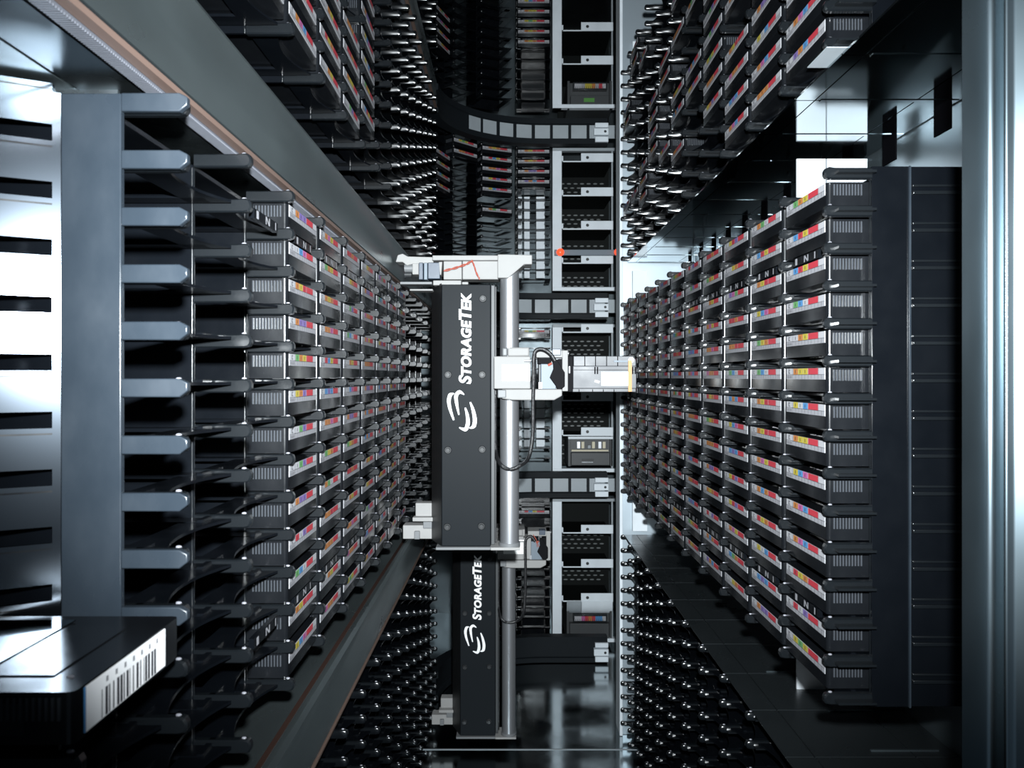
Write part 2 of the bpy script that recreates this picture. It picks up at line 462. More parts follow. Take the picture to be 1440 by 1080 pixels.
# lone cartridge lying in the lower front slots
r = rack(W((XL, DL0 - 3 * P, ZBL)), RZL, 'open near left slot rack that carries the white labelled cartridge', 'middle tier racks on the left wall', rows=range(0, 4), housing=False, targets=())
o = link('tape_cartridge', CART, None, W((XL + 0.011, DL0 - 3 * P - 0.0175, Zrow(3) + CZ + 0.0105)), RZL)
tag(o, 'black tape cartridge with a large white barcode label, jutting out at lower left', 'tape cartridge')
m = MB(); z0, z1 = 0.0015, CH - 0.001
m.box(0.013, 0.092, -0.0005, 0.0003, z0, z1, 'logo_white'); m.box(0.0122, 0.013, -0.0005, 0.0003, z0, z1, 'label_blue')
x = 0.026; rr = random.Random(3)
while x < 0.080:
    w = rr.choice((0.0007, 0.0012, 0.0022)); m.quad((x, -0.0006, z0 + 0.0004), (x + w, -0.0006, z0 + 0.0004), (x + w, -0.0006, z1 - 0.0062), (x, -0.0006, z1 - 0.0062), 'label_ink'); x += w + rr.choice((0.0009, 0.0016, 0.0026))
for k in range(7): m.quad((0.030 + 0.0085 * k, -0.0006, z1 - 0.0042), (0.032 + 0.0085 * k, -0.0006, z1 - 0.0042), (0.032 + 0.0085 * k, -0.0006, z1 - 0.0018), (0.030 + 0.0085 * k, -0.0006, z1 - 0.0018), 'label_paper')
lb = link('barcode_label', m.mesh('barcode_label', smooth=0), o); lb['label'] = 'large white label with thick black bars'
m = MB(); m.box(0.0300, 0.100, 0.050, 0.108, CH + 0.0006, CH + 0.0012, 'tray_metal'); link('reflection_plate', m.mesh('reflection_plate'), o)['label'] = 'added mirror plate for the bright reflection on top'  # added mirror sheet, imitates the reflection on the cartridge top
m = MB(); m.box(0.0040, 0.0044, 0.02, 0.05, 0.004, 0.017, 'black_plastic'); link('side_window', m.mesh('side_window'), o)

# ------------------------------------------------------------------ near end of the right racks
t = Thing('blanking_plate', (0.345, 0.696, ZB), 'dark end panel of the right racks with a row of shallow slots', 'end panel')
m = MB(); zb0 = ZB - 0.006; zb1 = ZB + N * R + 0.006
m.box(0.3075, 0.3385, 0.6935, 0.6960, zb0, zb1, 'rack_plastic'); t.part('flat_strip', m, 0.0005)
m = MB(); m.box(0.3385, 0.3400, 0.6915, 0.6960, zb0, zb1, 'comb_plastic'); t.part('ridge', m)
m = MB(); m.box(0.3400, 0.3990, 0.6945, 0.6960, zb0, zb1, 'rack_plastic')
for i in range(N):
    z = Zrow(i) + 0.002
    m.box(0.3420, 0.3990, 0.6918, 0.6945, z, z + 0.0030, 'ledge_plastic'); m.box(0.3420, 0.3990, 0.6925, 0.6945, z + 0.0065, z + 0.0085, 'ledge_plastic')
t.part('slotted_panel', m, 0.0004)
t = Thing('blanking_plate', (0.345, 0.696, ZB + LV), 'dark end panel of the upper right racks at the top edge', 'end panel')
m = MB(); m.box(0.3075, 0.3990, 0.6935, 0.6960, ZB + LV, ZB + LV + 0.2, 'rack_plastic'); t.part('flat_strip', m, 0.0005)
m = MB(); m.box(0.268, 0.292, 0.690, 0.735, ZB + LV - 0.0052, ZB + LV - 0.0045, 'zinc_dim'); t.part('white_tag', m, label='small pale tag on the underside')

# ---- bright door post at the right edge
prof = [(0.2780, 0.502), (0.2925, 0.502)]
for k in range(1, 9):
    a = math.radians(90 * k / 8); prof.append((0.2925 + 0.005 * math.sin(a), 0.502 - 0.005 * (1 - math.cos(a))))
for k in range(0, 7):
    a = math.radians(84 * k / 6); prof.append((0.2998 - 0.0020 * math.cos(a), 0.4930 - 0.0020 * math.sin(a)))
prof += [(0.3022, 0.4906), (0.3032, 0.4903), (0.3040, 0.4898), (0.3200, 0.4796), (0.3400, 0.4670), (0.3800, 0.4420)]
back = [(x + 0.002, y + 0.003) for x, y in reversed(prof)]
m = MB(); m.prism(prof + back, 'z', -H + 0.001, 0.60, 'steel_post')
solo('door_post', m, (0.32, 0.49, -H + 0.001), 'shiny folded steel door post along the right edge', 'post')

# ---- trays between the tiers on the right
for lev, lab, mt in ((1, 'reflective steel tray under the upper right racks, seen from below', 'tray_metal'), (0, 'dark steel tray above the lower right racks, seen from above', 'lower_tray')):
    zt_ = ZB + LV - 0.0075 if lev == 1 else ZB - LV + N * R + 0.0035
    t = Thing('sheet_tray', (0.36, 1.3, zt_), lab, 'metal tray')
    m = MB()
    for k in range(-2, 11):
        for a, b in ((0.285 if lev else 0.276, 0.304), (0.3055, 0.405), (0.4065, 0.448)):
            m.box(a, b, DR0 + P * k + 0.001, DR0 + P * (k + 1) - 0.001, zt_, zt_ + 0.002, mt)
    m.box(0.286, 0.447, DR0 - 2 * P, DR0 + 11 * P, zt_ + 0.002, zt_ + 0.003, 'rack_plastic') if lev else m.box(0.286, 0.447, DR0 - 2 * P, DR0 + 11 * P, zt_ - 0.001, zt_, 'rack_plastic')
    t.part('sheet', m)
    if not lev:
        for xa, xb, y in ((0.361, 0.420, 0.926), (0.366, 0.4347, 0.828), (0.330, 0.40, 1.05)):
            m = MB(); m.box(xa, xb, y - 0.0012, y + 0.0012, zt_ + 0.002, zt_ + 0.0035, 'side_metal'); t.part('cross_rib', m)
    if lev:
        for k in range(-1, 11):
            m = MB(); y = DR0 + P * (k + 1) + 0.008; m.box(0.4355, 0.4372, y - 0.016, y + 0.016, zt_ - 0.030, zt_, 'matte_black'); t.part('hanging_tab', m)
    if lev:
        for k in range(-2, 11):
            m = MB(); y = DR0 + P * (k + 1); m.box(0.310, 0.447, y - 0.003, y + 0.003, zt_ - 0.0007, zt_, mt); t.part('cross_rib', m)
for lev, lab in ((1, 'flash lit white metal plate standing in the gap above the right racks'), (0, 'small pale metal plate in the gap below the right racks')):
    z0 = ZB + N * R + 0.004 + (lev - 1) * LV; m = MB()
    m.box(0.349, 0.384, 0.992, 0.995, z0, z0 + 0.088, 'bulkhead_white'); m.box(0.3855, 0.4345, 0.992, 0.995, z0, z0 + 0.088, 'bulkhead_white')
    m.box(0.352, 0.430, 0.995, 0.998, z0, z0 + 0.088, 'rack_plastic')
    solo('gap_plate', m, (0.39, 0.993, z0), lab, 'metal plate')
# full-height light panel that closes the right racks, and its bright edge
t = Thing('closing_panel', (0.36, 2.0, -H), 'full height pale steel panel behind the far end of the right racks', 'metal panel')
m = MB(); m.box(0.2765, 0.449, 2.000, 2.003, -H + 0.001, 1.15, 'panel_steel'); t.part('sheet', m)
m = MB(); m.box(0.2690, 0.2765, 1.990, 2.06, -H + 0.001, 1.15, 'zinc'); t.part('edge_flange', m, 0.001, label='bright narrow vertical edge')
for lev in (1, 0, -1):
    m = MB(); m.box(0.300, 0.335, 1.985, 2.0, ZB + lev * LV + N * R + 0.01, ZB + lev * LV + N * R + 0.085, 'zinc'); t.part('bracket', m)

# ------------------------------------------------------------------ guide rails
def rail_section():
    """(x outward from the front face, z) outlines per material, front face at x = 0 looking +x"""
    return [
        ('rail_steel', [(0.000, 0.0075), (0.0015, 0.018), (0.0, 0.034), (-0.0025, 0.046), (-0.0012, 0.060), (0.001, 0.067), (-0.002, 0.0725), (-0.006, 0.0735), (-0.075, 0.0735), (-0.075, 0.0705), (-0.006, 0.0685), (-0.006, 0.008)]),
        ('cover_side', [(-0.0015, 0.0045), (-0.0015, 0.0075), (-0.0055, 0.0075), (-0.0055, 0.0045)]),
        ('copper', [(0.001, 0.0010), (0.0015, 0.0042), (-0.0055, 0.0042), (-0.0055, 0.0010)]),
        ('toothed', [(-0.006, 0.0), (-0.006, 0.004), (-0.0145, 0.004), (-0.0145, 0.0)]),
        ('cover_side', [(-0.0145, 0.002), (-0.0145, 0.004), (-0.018, 0.004), (-0.018, 0.002)]),
        ('steel_dark', [(-0.018, 0.0), (-0.018, 0.004), (-0.052, 0.004), (-0.052, 0.0)]),
        ('cover_side', [(-0.052, 0.002), (-0.052, 0.004), (-0.055, 0.004), (-0.055, 0.002)]),
        ('rail_steel', [(-0.055, 0.0005), (-0.055, 0.004), (-0.10, 0.004), (-0.10, 0.0005)]),
    ]
XG = -0.195
RB = {0: 0.165, 1: 0.165 + LV, -1: 0.165 - LV}
RC = {1: 0.7115, 0: 0.178, -1: -0.369, -2: -0.872}     # curved pieces at the aisle end
# path (plan view): straight on the left, then a quarter turn, then across to the right
CX, CY, RAD = XG + 0.30, 2.20, 0.30
def path(d0):
    pts = [(XG, d0), (XG, 0.9), (XG, 1.5), (XG, CY)] if d0 < 0.8 else [(XG, d0), (XG, CY)]
    for k in range(1, 13):
        a = math.radians(180 - 90 * k / 12); pts.append((CX + RAD * math.cos(a), CY + RAD * math.sin(a)))
    pts += [(0.20, CY + RAD), (0.300, CY + RAD)]
    return pts
def sweep(mb, pts, poly, z, mt):
    rings = []
    for i, p in enumerate(pts):
        a = Vector(pts[max(0, i - 1)]); b = Vector(pts[min(len(pts) - 1, i + 1)]); d = (b - a).normalized()
        nrm = Vector((d.y, -d.x))     # toward the aisle
        rings.append([(p[0] + nrm.x * q[0], p[1] + nrm.y * q[0], z + q[1]) for q in poly])
    n = len(poly); vs = [v for r_ in rings for v in r_]
    ar = sum(poly[i][0] * poly[(i + 1) % n][1] - poly[(i + 1) % n][0] * poly[i][1] for i in range(n))
    fs = []
    for i in range(len(rings) - 1):
        for k in range(n):
            f = (i * n + k, i * n + (k + 1) % n, (i + 1) * n + (k + 1) % n, (i + 1) * n + k)
            fs.append(f if ar < 0 else f[::-1])
    fs += [tuple(range(n)), tuple(range((len(rings) - 1) * n, len(rings) * n))[::-1]]
    mb.add(vs, fs, mt)
for lev in (0, 1, -1):
    z = RB[lev]; d0 = 0.12 if lev == 0 else 1.3 if lev == 1 else 0.40
    t = Thing('guide_rail', (XG, 1.2, z), {0: 'shiny steel guide rail running along the left wall above the middle racks', 1: 'dim upper guide rail curving across the aisle end near the top',
              -1: 'dark lower guide rail with a copper stripe running along the lower left'}[lev], 'guide rail')
    parts = {}
    for mt, poly in rail_section():
        nm = {'rail_steel': 'beam', 'cover_side': 'groove', 'copper': 'copper_strip', 'toothed': 'toothed_rack', 'steel_dark': 'underside_plate'}[mt]
        parts.setdefault(nm, MB())
        pts = [(XG, d0), (XG, 0.9), (XG, 1.5), (XG, CY)] if d0 < 0.8 else [(XG, d0), (XG, 1.7), (XG, CY)]
        sweep(parts[nm], pts, poly, z, mt)
    if lev == 0:
        for k in range(800):
            y = 0.14 + 0.0023 * k; parts['toothed_rack'].box(XG - 0.0145, XG - 0.006, y, y + 0.0012, z - 0.0012, z, 'toothed')
    parts['top_conductor'] = MB(); sweep(parts['top_conductor'], pts, [(-0.007, 0.0735), (-0.007, 0.0745), (-0.012, 0.0745), (-0.012, 0.0735)], z, 'copper_dull')
    for nm, mb_ in parts.items(): t.part(nm, mb_)
for lev in (0, 1, -1, -2):
    z = RC[lev]
    t = Thing('curved_rail', (CX, CY + RAD, z), 'dark curved rail across the aisle end, %s' % {0: 'just above the gripper', 1: 'highest, showing its bend', -1: 'below the looped black cable', -2: 'lowest, close to the floor'}[lev], 'rail', 'curved rails at the aisle end')
    pts = path(CY)[1:]
    m = MB()
    sweep(m, pts, [(0.004, 0.0), (0.004, 0.014), (-0.002, 0.016), (-0.002, 0.060), (0.004, 0.062), (0.004, 0.078), (-0.03, 0.078), (-0.03, 0.0)], z, 'cover_black')
    t.part('channel', m)
    if lev != -2:
        for k in range(9):      # pale windows between paired studs
            def pt(s):
                q = math.pi / 2 * RAD
                if s < q:
                    a = math.pi - s / RAD; return (CX + (RAD - 0.0) * math.cos(a), CY + RAD * math.sin(a))
                return (CX + s - q, CY + RAD)
            s0 = 0.22 + 0.056 * k; a = pt(s0); b = pt(s0 + 0.047)
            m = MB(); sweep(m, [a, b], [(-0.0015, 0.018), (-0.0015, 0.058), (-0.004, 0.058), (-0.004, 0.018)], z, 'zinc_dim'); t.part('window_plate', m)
    m = MB(); m.box(0.262, 0.302, CY + RAD - 0.012, CY + RAD + 0.01, z + 0.004, z + 0.020, 'zinc'); m.box(0.258, 0.302, CY + RAD - 0.016, CY + RAD + 0.01, z + 0.024, z + 0.044, 'zinc'); m.box(0.262, 0.302, CY + RAD - 0.012, CY + RAD + 0.01, z + 0.048, z + 0.062, 'zinc')
    m.cyl((0.292, CY + RAD - 0.018, z + 0.034), (0.292, CY + RAD - 0.016, z + 0.034), 0.004, 'bolt_grey', 12)
    t.part('end_block', m, 0.001, label='white end stop')

# ------------------------------------------------------------------ drive bays at the aisle end
DB = 2.64
def bx(px): return (px - 716) * DB / F
def bz(py): return (530 - py) * DB / F
BAYS = {2: (-160, 152, (-10, 38, 85)), 1: (208, 409, (222, 270, 317, 365)), 0: (456, 664, (462, 512, 558, 607)), -1: (701, 903, (744, 792, 840))}
for lev, (ya, yb, sh) in BAYS.items():
    t = Thing('drive_bay', (bx(822), DB, bz(yb)), 'pale metal drive bay frame at the aisle end, %s' % {2: 'reaching the top of the photo', 1: 'empty, beside the red lamps', 0: 'behind the extended gripper', -1: 'lowest, with a label window drive'}[lev], 'drive bay', 'drive bay frames')
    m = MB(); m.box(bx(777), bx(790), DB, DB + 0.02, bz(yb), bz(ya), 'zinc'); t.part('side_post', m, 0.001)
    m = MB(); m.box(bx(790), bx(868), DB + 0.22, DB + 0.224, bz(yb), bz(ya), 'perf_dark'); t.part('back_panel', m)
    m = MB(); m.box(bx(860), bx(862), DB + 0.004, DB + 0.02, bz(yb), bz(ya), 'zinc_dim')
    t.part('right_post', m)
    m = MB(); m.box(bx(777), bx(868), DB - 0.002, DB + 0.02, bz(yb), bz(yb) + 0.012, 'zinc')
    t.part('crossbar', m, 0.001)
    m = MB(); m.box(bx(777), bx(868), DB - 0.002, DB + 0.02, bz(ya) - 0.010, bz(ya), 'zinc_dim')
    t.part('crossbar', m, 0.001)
    for y in sh:
        zc = bz(y); m = MB()
        m.box(bx(790), bx(860), DB, DB + 0.20, zc - 0.014, zc - 0.011, 'perf_dark'); m.box(bx(817), bx(862), DB - 0.004, DB + 0.0, zc - 0.014, zc + 0.014, 'zinc')
        m.box(bx(790), bx(817), DB - 0.002, DB, zc - 0.014, zc - 0.010, 'zinc'); m.box(bx(790), bx(792), DB - 0.002, DB, zc - 0.014, zc + 0.006, 'zinc')
        sp = t.part('bay_shelf', m, 0.0006)
        m = MB(); m.cyl((bx(826), DB - 0.0045, zc), (bx(826), DB - 0.003, zc), 0.005, 'cover_side', 14); t.part('screw_hole', m, 0, sp)
    # vent holes as pale ovals, the lit panel behind put into their colour
    m = MB()
    rows = [y for y in sh]
    for y in rows:
        if lev == 2: continue
        for j in range(6):
            for i in range(7):
                cx = bx(797 + 10 * i + (5 if j % 2 else 0)); cz = bz(y + 14 + 6.5 * j)
                if cx > bx(858) or cz < bz(yb): continue
                m.prism([(cx + 0.0075 * math.cos(a_), cz + 0.0024 * math.sin(a_)) for a_ in [k * math.pi / 5 for k in range(10)]], 'y', DB + 0.2185, DB + 0.2199, 'perf_hole_lit')
    if m.v: t.part('vent_slots', m, smooth=0)
def drive(label, px0, px1, py0, py1, style):
    t = Thing('tape_drive', (bx((px0 + px1) / 2), DB, bz(py1)), label, 'tape drive', 'tape drives')
    w0, w1, z0, z1 = bx(px0), bx(px1), bz(py1), bz(py0); h = z1 - z0; Y = DB + 0.004
    m = MB(); m.box(w0, w1, Y + 0.02, Y + 0.19, z0, z1, 'drive_grey')
    m.box(w0, w0 + 0.008, Y, Y + 0.02, z0, z1, 'drive_grey'); m.box(w1 - 0.008, w1, Y, Y + 0.02, z0, z1, 'drive_grey')
    t.part('case', m, 0.0008)
    m = MB(); m.box(w0 + 0.010, w1 - 0.010, Y - 0.004, Y + 0.018, z0 + 0.004, z0 + h * 0.46, 'drive_grey'); fp = t.part('front_panel', m, 0.001)
    if style == 'open':
        m = MB(); m.box(bx(818), bx(835), Y - 0.0046, Y - 0.0038, z0 + 0.018, z0 + 0.025, 'cover_side'); t.part('display', m, 0, fp)
        m = MB(); m.box(bx(818), bx(834), Y - 0.0046, Y - 0.0038, z0 + 0.013, z0 + 0.0145, 'zinc'); t.part('handle_slot', m, 0, fp)
        m = MB()
        for px, c in ((812, 'anodised'), (818, 'gold_card'), (827, 'zinc_dim'), (833, 'gold_card'), (842, 'anodised'), (848, 'gold_card')):
            m.box(bx(px), bx(px + 4), Y + 0.005, Y + 0.02, z0 + h * 0.60, z0 + h * (0.82 if c != 'zinc_dim' else 0.7), c)
        m.box(bx(804), bx(856), Y + 0.004, Y + 0.02, z0 + h * 0.50, z0 + h * 0.55, 'gold_card')
        t.part('mechanism', m, label='bright mechanism seen through the open front')
        m = MB(); m.box(w0, w1, Y - 0.006, Y + 0.02, z1 - 0.008, z1, 'zinc'); t.part('top_lip', m, 0.0006)
    else:
        m = MB()
        zl = z0 + h * (0.52 if style == 'window' else 0.72)
        m.box(bx(806), bx(854), Y - 0.002, Y + 0.02, zl - 0.004, zl + 0.020, 'black_plastic'); cp = t.part('label_window', m, 0.0006)
        m = MB(); e = Y - 0.0024; a0 = bx(808); b0 = bx(852); cs = ['white', 'white', 'magenta', 'red', 'orange', 'red', 'blue', 'blue', 'white'] if style == 'window' else ['white', 'white', 'paper', 'yellow', 'yellow', 'orange', 'paper', 'red', 'white']
        for k, c in enumerate(cs):
            u0 = a0 + (b0 - a0) * k / len(cs); u1 = a0 + (b0 - a0) * (k + 1) / len(cs)
            m.quad((u0, e, zl), (u1, e, zl), (u1, e, zl + 0.015), (u0, e, zl + 0.015), 'label_' + c)
        for k in range(14):
            u0 = a0 + (b0 - a0) * (k + 0.5) / 15; m.quad((u0, e - 0.0003, zl), (u0 + 0.0015, e - 0.0003, zl), (u0 + 0.0015, e - 0.0003, zl + 0.006), (u0, e - 0.0003, zl + 0.006), 'label_ink')
        t.part('barcode_label', m, 0, cp, smooth=0)
        if style == 'window':
            m = MB()
            for k in range(7):
                a_ = math.radians(90 * k / 6)
            prof_ = [(Y + 0.02, z1 - 0.046)] + [(Y + 0.02 - 0.03 * math.sin(math.radians(15 * k)), z1 - 0.046 + 0.046 * (1 - math.cos(math.radians(15 * k))) ) for k in range(7)] + [(Y + 0.06, z1), (Y + 0.06, z1 - 0.046)]
            m.prism(prof_, 'x', bx(818), bx(861), 'zinc'); m.prism(prof_, 'x', bx(797), bx(817.5), 'zinc_dim'); t.part('rounded_hood', m, 0, None, 'curved bright metal hood')
            m = MB(); m.box(bx(844), bx(852), Y - 0.0046, Y - 0.0038, z0 + 0.010, z0 + 0.013, 'bluegrey'); t.part('indicator', m, 0, fp)
        else:
            m = MB(); m.box(bx(821), bx(836), Y - 0.0046, Y - 0.0038, z0 + h * 0.22, z0 + h * 0.36, 'led_green'); t.part('display', m, 0, fp)
drive('dark tape drive with an open front and visible mechanism in the middle bay', 799, 862, 614, 656, 'open')
drive('tape drive with a rounded metal hood and label window near the floor', 797, 861, 845, 904, 'window')
drive('dim tape drive with a labelled cartridge and green display near the top', 798, 861, 113, 152, 'display')
# red lamps on a slim bar
m = MB(); m.box(bx(779), bx(876), DB - 0.030, DB - 0.022, bz(361), bz(353), 'bluegrey')
t = Thing('sensor_bar', (bx(826), DB - 0.026, bz(361)), 'slim grey sensor bar with two glowing red lamps across the drive bay', 'sensor')
t.part('bar', m, 0.001)
for px in (787, 867):
    m = MB(); m.ell((bx(px), DB - 0.036, bz(357)), (0.012, 0.010, 0.012), 'led_red', 16, 10); t.part('red_lamp', m, label='glowing red lamp')

# pale gear behind the empty slots at the aisle end
t = Thing('back_plate', (0.085, 2.70, ZB), 'pale metal plates glinting behind the empty slots at the aisle end', 'metal plate')

# ------------------------------------------------------------------ robots
def text_mesh():
    cu = bpy.data.curves.new('logo', 'FONT'); cu.body = 'STORAGETEK'
    cu.shear = 0.16; cu.offset = 0.036; cu.space_character = 1.06
    cu.small_caps_scale = 0.80
    for i, ch in enumerate('StorageTek'):
        cu.body_format[i].use_small_caps = False
    cu.body = 'StorageTek'
    for i, ch in enumerate('StorageTek'):
        cu.body_format[i].use_small_caps = ch.islower()
    ob = bpy.data.objects.new('logo', cu); COL.objects.link(ob)
    bpy.context.view_layer.update()
    me = bpy.data.meshes.new_from_object(ob.evaluated_get(bpy.context.evaluated_depsgraph_get()))
    bpy.data.objects.remove(ob)
    xs = [v.co.x for v in me.vertices]; ys = [v.co.y for v in me.vertices]
    L = (max(xs) - min(xs)); hgt = max(ys) - min(ys)
    vs = [((v.co.x - min(xs)) / L, (v.co.y - min(ys)) / hgt) for v in me.vertices]
    return vs, [tuple(p.vertices) for p in me.polygons]
LOGO = text_mesh()
def crescent(pts, wid):
    """closed outline around a centre line with tapering width"""
    Pq = [Vector(p) for p in pts]; Q = []
    for i in range(len(Pq) - 1):
        p0 = Pq[max(0, i - 1)]; p1 = Pq[i]; p2 = Pq[i + 1]; p3 = Pq[min(len(Pq) - 1, i + 2)]
        for k in range(8):
            u = k / 8; Q.append(0.5 * ((2 * p1) + (p2 - p0) * u + (2 * p0 - 5 * p1 + 4 * p2 - p3) * u * u + (3 * p1 - p0 - 3 * p2 + p3) * u ** 3))
    Q.append(Pq[-1]); n = len(Q); A = []; B = []
    for i, q in enumerate(Q):
        d = (Q[min(i + 1, n - 1)] - Q[max(0, i - 1)]).normalized(); nn = Vector((-d.y, d.x)); s = i / (n - 1)
        w = 0.0
        for j in range(len(wid) - 1):
            s0 = j / (len(wid) - 1); s1 = (j + 1) / (len(wid) - 1)
            if s0 <= s <= s1: w = wid[j] + (wid[j + 1] - wid[j]) * (s - s0) / (s1 - s0)
        A.append(q + nn * w / 2); B.append(q - nn * w / 2)
    return A, B

def robot(Dp, label, zoff, gripper, hand_z):
    """Dp: distance of the cover's face; zoff: tier offset; hand_z: height of the carriage above the tier line"""
    s = 1.35 / F
    ox = -0.0015 if zoff else 0.0
    def X(px): return (px - 716) * s + ox
    def Z(py): return (530 - py) * s + zoff
    dy = Dp - 1.35
    t = Thing('tape_robot', (X(665), Dp + 0.03, Z(773)), label, 'robot', 'tape handling robots')
    # cover
    x0, x1, zt, zb = X(621), X(690), Z(400), Z(768)
    m = MB(); m.box(x0, x1, Dp, Dp + 0.070, zb, zt, 'cover_black'); cov = t.part('cover', m, 0.0012)
    m = MB(); m.prism([(x0 - 0.0005, Dp + 0.0015), (x0 - 0.0215, Dp + 0.055), (x0 - 0.0215, Dp + 0.075), (x0 - 0.0005, Dp + 0.075)], 'z', zb, zt + 0.002, 'cover_side'); t.part('side_flange', m)
    m = MB(); m.box(x1 + 0.0005, x1 + 0.0065, Dp + 0.012, Dp + 0.070, zb, zt, 'drive_grey'); m.box(x1 + 0.0065, x1 + 0.009, Dp + 0.03, Dp + 0.060, zb, zt, 'cover_side'); t.part('cable_channel', m, 0.0005)
    for px, py in ((679, 420), (630, 527), (678, 527), (630, 633), (678, 632), (629, 741), (677, 740)):
        m = MB(); m.cyl((X(px), Dp, Z(py)), (X(px), Dp - 0.0012, Z(py)), 0.0062, 'cover_side', 20, 0.0052); m.cyl((X(px), Dp - 0.0012, Z(py)), (X(px), Dp - 0.0042, Z(py)), 0.0042, 'bolt_grey', 18, 0.0034)
        m.cyl((X(px), Dp - 0.0042, Z(py)), (X(px), Dp - 0.0046, Z(py)), 0.0016, 'cover_side', 6)
        t.part('bolt', m, 0, cov, smooth=40)
    # lettering, reading upward
    m = MB(); Lz0, Lz1 = Z(540), Z(412); xl, xr = X(645), X(663); vs = []
    for u, v in LOGO[0]: vs.append((xr - (xr - xl) * v, Dp - 0.0006, Lz0 + (Lz1 - Lz0) * u))
    m.add(vs, LOGO[1], 'logo_white'); t.part('lettering', m, 0, cov, 'white lettering', 0)
    m = MB()
    E = lambda px, py: (X(600 + px / 12), Z(520 + py / 12))
    for pts, wid in (([(462, 400), (400, 425), (375, 520), (395, 660), (458, 850)], (10, 66, 62, 52, 26)),
                     ([(635, 420), (560, 375), (500, 430), (505, 560), (545, 760)], (10, 60, 64, 52, 20)),
                     ([(735, 545), (780, 670), (812, 830), (795, 950), (725, 985)], (22, 52, 66, 66, 14)),
                     ([(650, 640), (685, 760), (695, 900), (655, 1005), (550, 975)], (22, 52, 66, 66, 14))):
        A, B = crescent([E(*p) for p in pts], [w / 12 * s for w in wid])
        n = len(A); vs = [(a.x, Dp - 0.0006, a.y) for a in A] + [(b.x, Dp - 0.0006, b.y) for b in B]
        m.add(vs, [(i, i + 1, n + i + 1, n + i) for i in range(n - 1)], 'logo_white')
    t.part('emblem', m, 0, cov, 'white swoosh emblem', 0)
    # column
    m = MB(); m.cyl((X(716.5), Dp + 0.012, Z(768)), (X(716.5), Dp + 0.012, Z(376)), 0.0158, 'anodised', 40); t.part('pole', m, label='round silver pole')
    m = MB(); m.cyl((X(716.5), Dp + 0.012, Z(771)), (X(716.5), Dp + 0.012, Z(764)), 0.0178, 'cast_grey', 40); m.box(X(690), X(731), Dp - 0.006, Dp + 0.05, Z(773), Z(769), 'cast'); m.box(X(613), X(690), Dp - 0.004, Dp + 0.06, Z(773), Z(769), 'cast_grey')
    t.part('base_plate', m, 0.0008)
    # head bracket
    m = MB(); m.box(X(608), X(704), Dp + 0.0, Dp + 0.06, Z(366), Z(359), 'cast')
    m.prism([(X(700), Z(392)), (X(715), Z(392)), (X(737), Z(373)), (X(748), Z(373)), (X(748), Z(360)), (X(700), Z(359))], 'y', Dp - 0.012, Dp + 0.04, 'cast')
    m.box(X(623), X(649), Dp + 0.01, Dp + 0.05, Z(392), Z(366), 'cast'); m.box(X(650), X(706), Dp + 0.008, Dp + 0.05, Z(392), Z(366), 'cast')
    m.box(X(608), X(648), Dp + 0.012, Dp + 0.05, Z(400), Z(393), 'cast'); m.box(X(649), X(658), Dp + 0.012, Dp + 0.05, Z(399), Z(395), 'cast')
    t.part('head_bracket', m, 0.0012, label='pale cast head bracket')
    m = MB(); m.prism([(X(617), Z(368)), (X(621.5), Z(368)), (X(620), Z(386)), (X(618.5), Z(386))], 'y', Dp + 0.004, Dp + 0.03, 'cast'); t.part('wedge', m)
    m = MB(); m.box(X(588), X(594), Dp + 0.01, Dp + 0.05, Z(392), Z(368), 'slate'); m.box(X(595), X(600), Dp + 0.012, Dp + 0.05, Z(392), Z(368), 'bluegrey'); m.box(X(601), X(618), Dp + 0.010, Dp + 0.05, Z(391), Z(368), 'slate'); t.part('motor', m, 0.0008)
    m = MB(); m.prism([(X(554), Z(366)), (X(557), Z(356)), (X(564), Z(354)), (X(571), Z(358)), (X(608), Z(359)), (X(608), Z(367)), (X(578), Z(369)), (X(570), Z(371)), (X(564), Z(366))], 'y', Dp + 0.02, Dp + 0.06, 'cast')
    m.box(X(578), X(587), Dp + 0.018, Dp + 0.05, Z(384), Z(368), 'cast')
    m.box(X(560), X(606), Dp + 0.02, Dp + 0.05, Z(398), Z(394), 'cast_grey'); m.box(X(574), X(607), Dp + 0.02, Dp + 0.05, Z(407), Z(404.5), 'cast'); t.part('trolley', m, 0.001)
    m = MB(); m.cyl((X(566), Dp + 0.03, Z(374)), (X(578), Dp + 0.03, Z(374)), 0.008, 'cast_grey', 24); m.cyl((X(566), Dp + 0.03, Z(383)), (X(576), Dp + 0.03, Z(383)), 0.006, 'bolt_grey', 24); t.part('wheel', m)
    # twisted wires
    for ph in (0, math.pi):
        m = MB(); path_ = []
        ctrl = [(624, 381), (640, 377), (655, 372), (664, 367), (667, 374), (670, 384), (676, 395)]
        for i in range(len(ctrl) - 1):
            for k in range(4):
                u = k / 4; px = ctrl[i][0] + (ctrl[i + 1][0] - ctrl[i][0]) * u; py = ctrl[i][1] + (ctrl[i + 1][1] - ctrl[i][1]) * u
                a_ = (i * 4 + k) * 1.15 + ph; path_.append((X(px), Dp - 0.001 + 0.0012 * math.cos(a_), Z(py) + 0.0014 * math.sin(a_)))
        m.tube(path_, 0.0009, 'wire_red', 6, 2); t.part('wire', m, label='thin red wire')
    # foot trolley
    m = MB(); m.box(X(560), X(616), Dp + 0.06, Dp + 0.09, Z(768), Z(748), 'cast'); m.box(X(590), X(616), Dp + 0.055, Dp + 0.07, Z(752), Z(742), 'cast_grey'); m.box(X(578), X(616), Dp + 0.065, Dp + 0.09, Z(737), Z(716), 'cast'); m.box(X(575), X(612), Dp + 0.05, Dp + 0.07, Z(741), Z(735), 'cast'); m.box(X(577), X(585), Dp + 0.055, Dp + 0.07, Z(768), Z(756), 'cast_grey')
